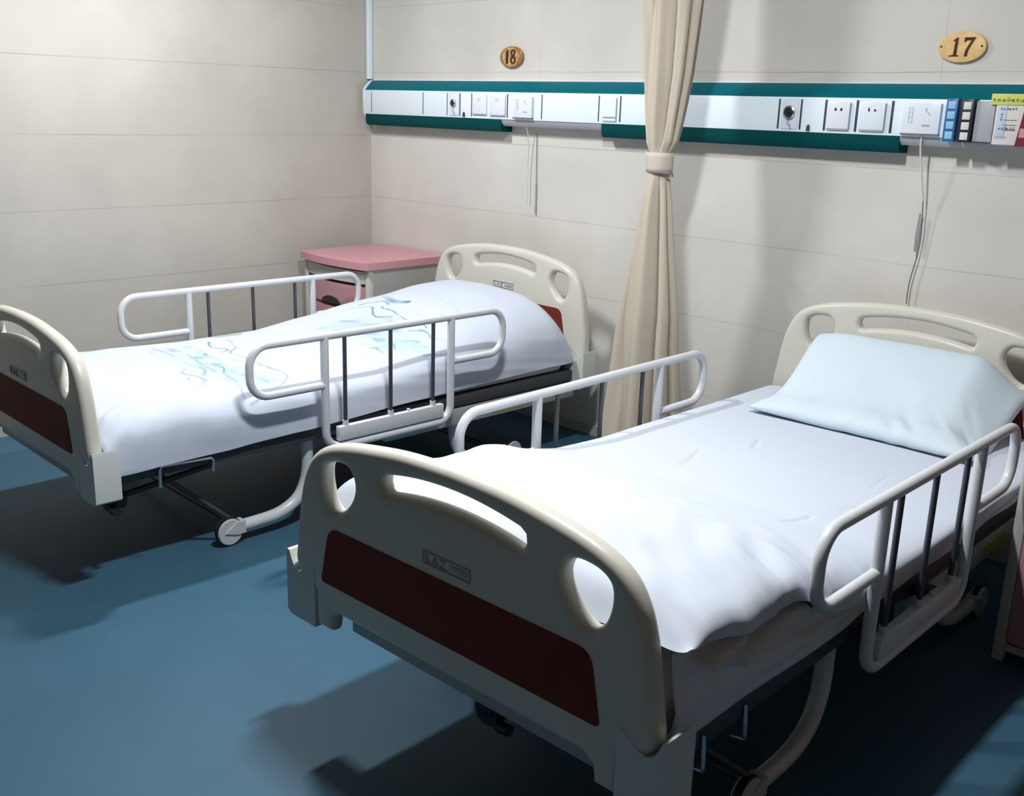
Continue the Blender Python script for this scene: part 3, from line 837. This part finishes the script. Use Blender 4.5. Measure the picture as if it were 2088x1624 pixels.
at(MB().tube(spline3([(2.990, -.03, 1.10), (2.994, -.02, 1.0), (2.990, -.018, .93), (2.976, -.018, .84), (2.975, -.018, .77)], 6), .0020, 8).build('lower_cord', M_cordg), cR)
at(MB().tube([(2.982, -.02, 1.06), (2.978, -.02, .985), (2.980, -.02, .94)], .0042, 8).build('pull_grip', M_greyp), cR)

# cards and folders at the right end of the panel
def folder(x0, x1, z0, z1, m_, mw, label, lean=0.0):
    t = empty('card_strip', ((x0 + x1) / 2, -.0708, z0)); tag(t, label, 'card strip')
    at(MB().box((x0, -.112, z0), (x1, -.0715, z1), .002).build('holder', m_), t)
    h = z1 - z0; w = x1 - x0
    for k in range(4):
        za = z0 + h * (.06 + k * .235)
        at(MB().box((x0 + w * .20, -.1135, za), (x1 - w * .16, -.1118, za + h * .175), .0006).build('window', mw), t)
    return t
folder(3.057, 3.092, 1.286, 1.409, M_blue, M_lblue, 'blue strip with four pale windows on the right end of the panel')
folder(3.102, 3.138, 1.285, 1.408, M_navy, M_card, 'black strip with four white windows beside the blue strip')
t = empty('paper_box', (3.16, -.0708, 1.29)); tag(t, 'plain grey box on the panel between the black strip and the notice card', 'box')
at(MB().box((3.141, -.100, 1.2875), (3.196, -.0715, 1.404), .003).build('box_body', M_greyp), t)
at(MB().box((3.139, -.1015, 1.2850), (3.185, -.0720, 1.2890)).build('box_base', M_line), t)
t = empty('notice_card', (3.24, -.0708, 1.29)); tag(t, 'white notice card with a yellow header strip at the right end of the panel', 'notice')
at(MB().box((3.200, -.104, 1.283), (3.278, -.0715, 1.422), .001).build('card', M_card), t)
at(MB().box((3.206, -.1052, 1.300), (3.232, -.1035, 1.395), .0005).build('inner_sheet', M_cardb), t)
at(MB().box((3.184, -.1068, 1.394), (3.290, -.1050, 1.4245), .0005).build('header', M_yel), t)
# rows of small characters drawn as strokes, illegible in the photograph
b = MB(); rs = np.random.RandomState(2)
def glyph(b, x, z, s, y):
    for k in range(5):
        if rs.rand() < .5:
            zz = z + rs.rand() * s; b.box((x, y, zz), (x + s * (.5 + .4 * rs.rand()), y + .0006, zz + s * .10))
        else:
            xx = x + rs.rand() * s * .85; b.box((xx, y, z), (xx + s * .10, y + .0006, z + s * (.5 + .5 * rs.rand())))
for k in range(7): glyph(b, 3.1895 + k * .0128, 1.4025, .0105, -.1074)
at(b.build('header_text', mat('ink', (.05, .06, .05), .6)), t)
b = MB()
for k in range(6): glyph(b, 3.214 + k * .008, 1.380, .0065, -.1060)
for k in range(3): glyph(b, 3.216, 1.364 - k * .007, .006, -.1060)
for r_ in range(3): b.box((3.224, -.1060, 1.352 - r_ * .014), (3.262, -.1055, 1.3530 - r_ * .014))
for k in range(6): glyph(b, 3.214 + k * .008, 1.325, .0070, -.1060)
for k in range(5): glyph(b, 3.208 + k * .007, 1.303, .0035, -.1060)
at(b.build('card_text', mat('blue_ink', (.06, .09, .16), .6)), t)
t = empty('card_holder', (3.30, -.0708, 1.29)); tag(t, 'dark red card at the right edge of the picture on the panel', 'card holder')
at(MB().prism([(3.268, 1.280), (3.345, 1.280), (3.345, 1.385), (3.282, 1.385)], 1, -.1125, -.1075).build('card', M_wine), t)
at(MB().box((3.277, -.1135, 1.305), (3.33, -.1120, 1.33)).build('card_label', M_pink), t)

# number plaques
def ellipse(cx, cz, a, c, n=48): return [(cx + a * math.cos(2 * math.pi * k / n), cz + c * math.sin(2 * math.pi * k / n)) for k in range(n)]
def ribbon(pts, ws):
    P = [Vector(p) for p in pts]; L_ = []; R_ = []
    for i, p in enumerate(P):
        t_ = (P[min(i + 1, len(P) - 1)] - P[max(i - 1, 0)]).normalized(); n_ = Vector((-t_.y, t_.x)); w = ws[i] if isinstance(ws, (list, tuple)) else ws
        L_.append(tuple(p + n_ * w / 2)); R_.append(tuple(p - n_ * w / 2))
    return L_ + R_[::-1]
t = empty('number_plaque', (3.037, -.001, 1.56)); tag(t, 'oval gold plaque reading 17 on the wall at upper right', 'number plaque')
def tl(me_name, loops, ex, m_, y, parent, bevel=0.0):
    o = link(me_name, plate_mesh(me_name, loops, ex, bevel, 3), m_, parent); o.location = Vector((0, y, 0)) ; return o
cx, cz = 0, 0
tl('plaque', [ellipse(0, 0, .073, .0445)], .004, M_gold, -.006, t, .002)
one = [(-.036, -.027), (-.006, -.027), (-.006, -.0245), (-.013, -.0225), (-.0115, .027), (-.0155, .027), (-.0265, .019), (-.0265, .0165), (-.020, .0185), (-.0225, -.0225), (-.036, -.0245)]
one = [(x, z) for x, z in one]
tl('numeral', [[(x, z) for x, z in one]], .0012, M_brown, -.0125, t)
sev = [(.007, .027), (.040, .027), (.0385, .0235), (.030, .008), (.0215, -.010), (.0195, -.027), (.0105, -.027), (.0125, -.012), (.020, .004), (.0285, .0185), (.0140, .0185), (.0095, .013), (.0068, .014)]
tl('numeral', [sev], .0012, M_brown, -.0125, t)
for x in (-.062, .060):
    s_ = MB().lathe([(0, .0034), (.0015, .0032), (.0022, .0016)], (x, -.0115, .002), (0, -1, 0), 12).build('screw', M_brown, t)
t = empty('number_plaque', (1.123, -.001, 1.552)); tag(t, 'bronze plaque reading 18 on the wall above the left bed', 'number plaque')
tl('plaque', [ellipse(0, 0, .068, .0435)], .004, M_gold2, -.006, t, .002)
tl('plaque_face', [ellipse(0, 0, .050, .0385)], .0010, mat('worn_gold', (.50, .33, .13), .35, metal=.2, noise=.45, nscale=60), -.0125, t)
tl('numeral', [[(-.028, -.027), (-.014, -.027), (-.014, .029), (-.020, .029), (-.028, .021)]], .0012, M_brown, -.0145, t)
e8o = spline_smooth([(.014, .030), (.004, .027), (.000, .016), (.005, .005), (.001, -.004), (-.002, -.014), (.003, -.025), (.015, -.029), (.027, -.024), (.031, -.012), (.027, -.001), (.024, .006), (.028, .016), (.024, .027)], 4)
h1 = ellipse(.014, .0165, .0055, .0075, 16); h2 = ellipse(.0150, -.014, .0075, .0095, 16)
tl('numeral', [e8o, h1, h2], .0012, M_brown, -.0145, t)

# white conduit in the corner above the panel
o = MB().box((XL + .002, -.030, 1.458), (XL + .024, -.002, 2.515), .005).build('corner_conduit', M_white)
tag(o, 'slim white conduit running up the wall corner above the panel', 'conduit')

# ------------------------------------------------------------------ bedside cabinets
def nightstand(x, y, w, dpt, rz, label):
    root = empty('bedside_cabinet', (x, y, 0), rz); tag(root, label, 'bedside cabinet')
    H = .632
    b = MB()
    b.box((.012, 0, .03), (.030, dpt, H)); b.box((w - .030, 0, .03), (w - .012, dpt, H)); b.box((.012, dpt - .012, .03), (w - .012, dpt, H))
    b.box((.012, 0, .03), (w - .012, dpt, .05)); b.box((.03, .0, .44), (w - .03, dpt, .452)); b.box((.03, .0, H - .02), (w - .03, dpt, H - .002))
    b.build('body', M_nsg, root)
    for px in (.0, w - .028):
        MB().box((px, -.006, 0), (px + .028, .022, H), .004).build('corner_post', M_nsg, root)
        MB().box((px, dpt - .02, 0), (px + .028, dpt, H), .004).build('corner_post', M_nsg, root)
    n = 16
    front = [(-.012 + (w + .024) * k / n, -.020 - .040 * math.sin(math.pi * k / n) ** .8) for k in range(n + 1)]
    poly = front + [(w + .012, dpt + .004), (-.012, dpt + .004)]
    poly = rounded(poly, [.0] * (n + 1) + [.02, .02])
    MB().prism(poly, 2, H, H + .032).build('tabletop', M_pink, root, bev=.006)
    front2 = [(.03 + (w - .06) * k / n, -.006 - .030 * math.sin(math.pi * k / n)) for k in range(n + 1)]
    dr = MB().prism(front2 + [(w - .03, .012), (.03, .012)], 2, .565, H - .012).build('drawer', M_nsg, root, bev=.003)
    MB().box((.04, -.002, .553), (w - .04, .010, .566)).build('drawer_gap', M_dark, dr)
    d1 = MB().prism(front2 + [(w - .03, .012), (.03, .012)], 2, .455, .550).build('drawer', M_pink2, root, bev=.003)
    MB().prism([(w / 2 + .07 * math.cos(a), .452 + .035 * math.sin(a)) for a in np.linspace(0, math.pi, 14)], 1, -.0385, -.030).build('handle_cutout', M_dark, d1)
    dd = MB().prism(front2 + [(w - .03, .012), (.03, .012)], 2, .060, .438).build('door', M_pink2, root, bev=.003)
    MB().tube([(w * .80, -.026, .30), (w * .80, -.045, .30), (w * .80, -.045, .38), (w * .80, -.026, .38)], .004, 8).build('handle', M_nsg, dd)
    # wire towel bar on the left side
    MB().tube(spline3([(.0, .10, .60), (-.018, .10, .60), (-.022, .12, .60), (-.022, .36, .60), (-.018, .38, .60), (.0, .38, .60)], 3), .005, 8).build('towel_bar', M_chrome, root)
    return root
nightstand(.245, -.478, .495, .455, 0, 'bedside cabinet with a pink top in the far corner behind the left bed')
nightstand(3.605, -.655, .50, .455, 0.03, 'shaded bedside cabinet with a pink door at the right edge of the picture')
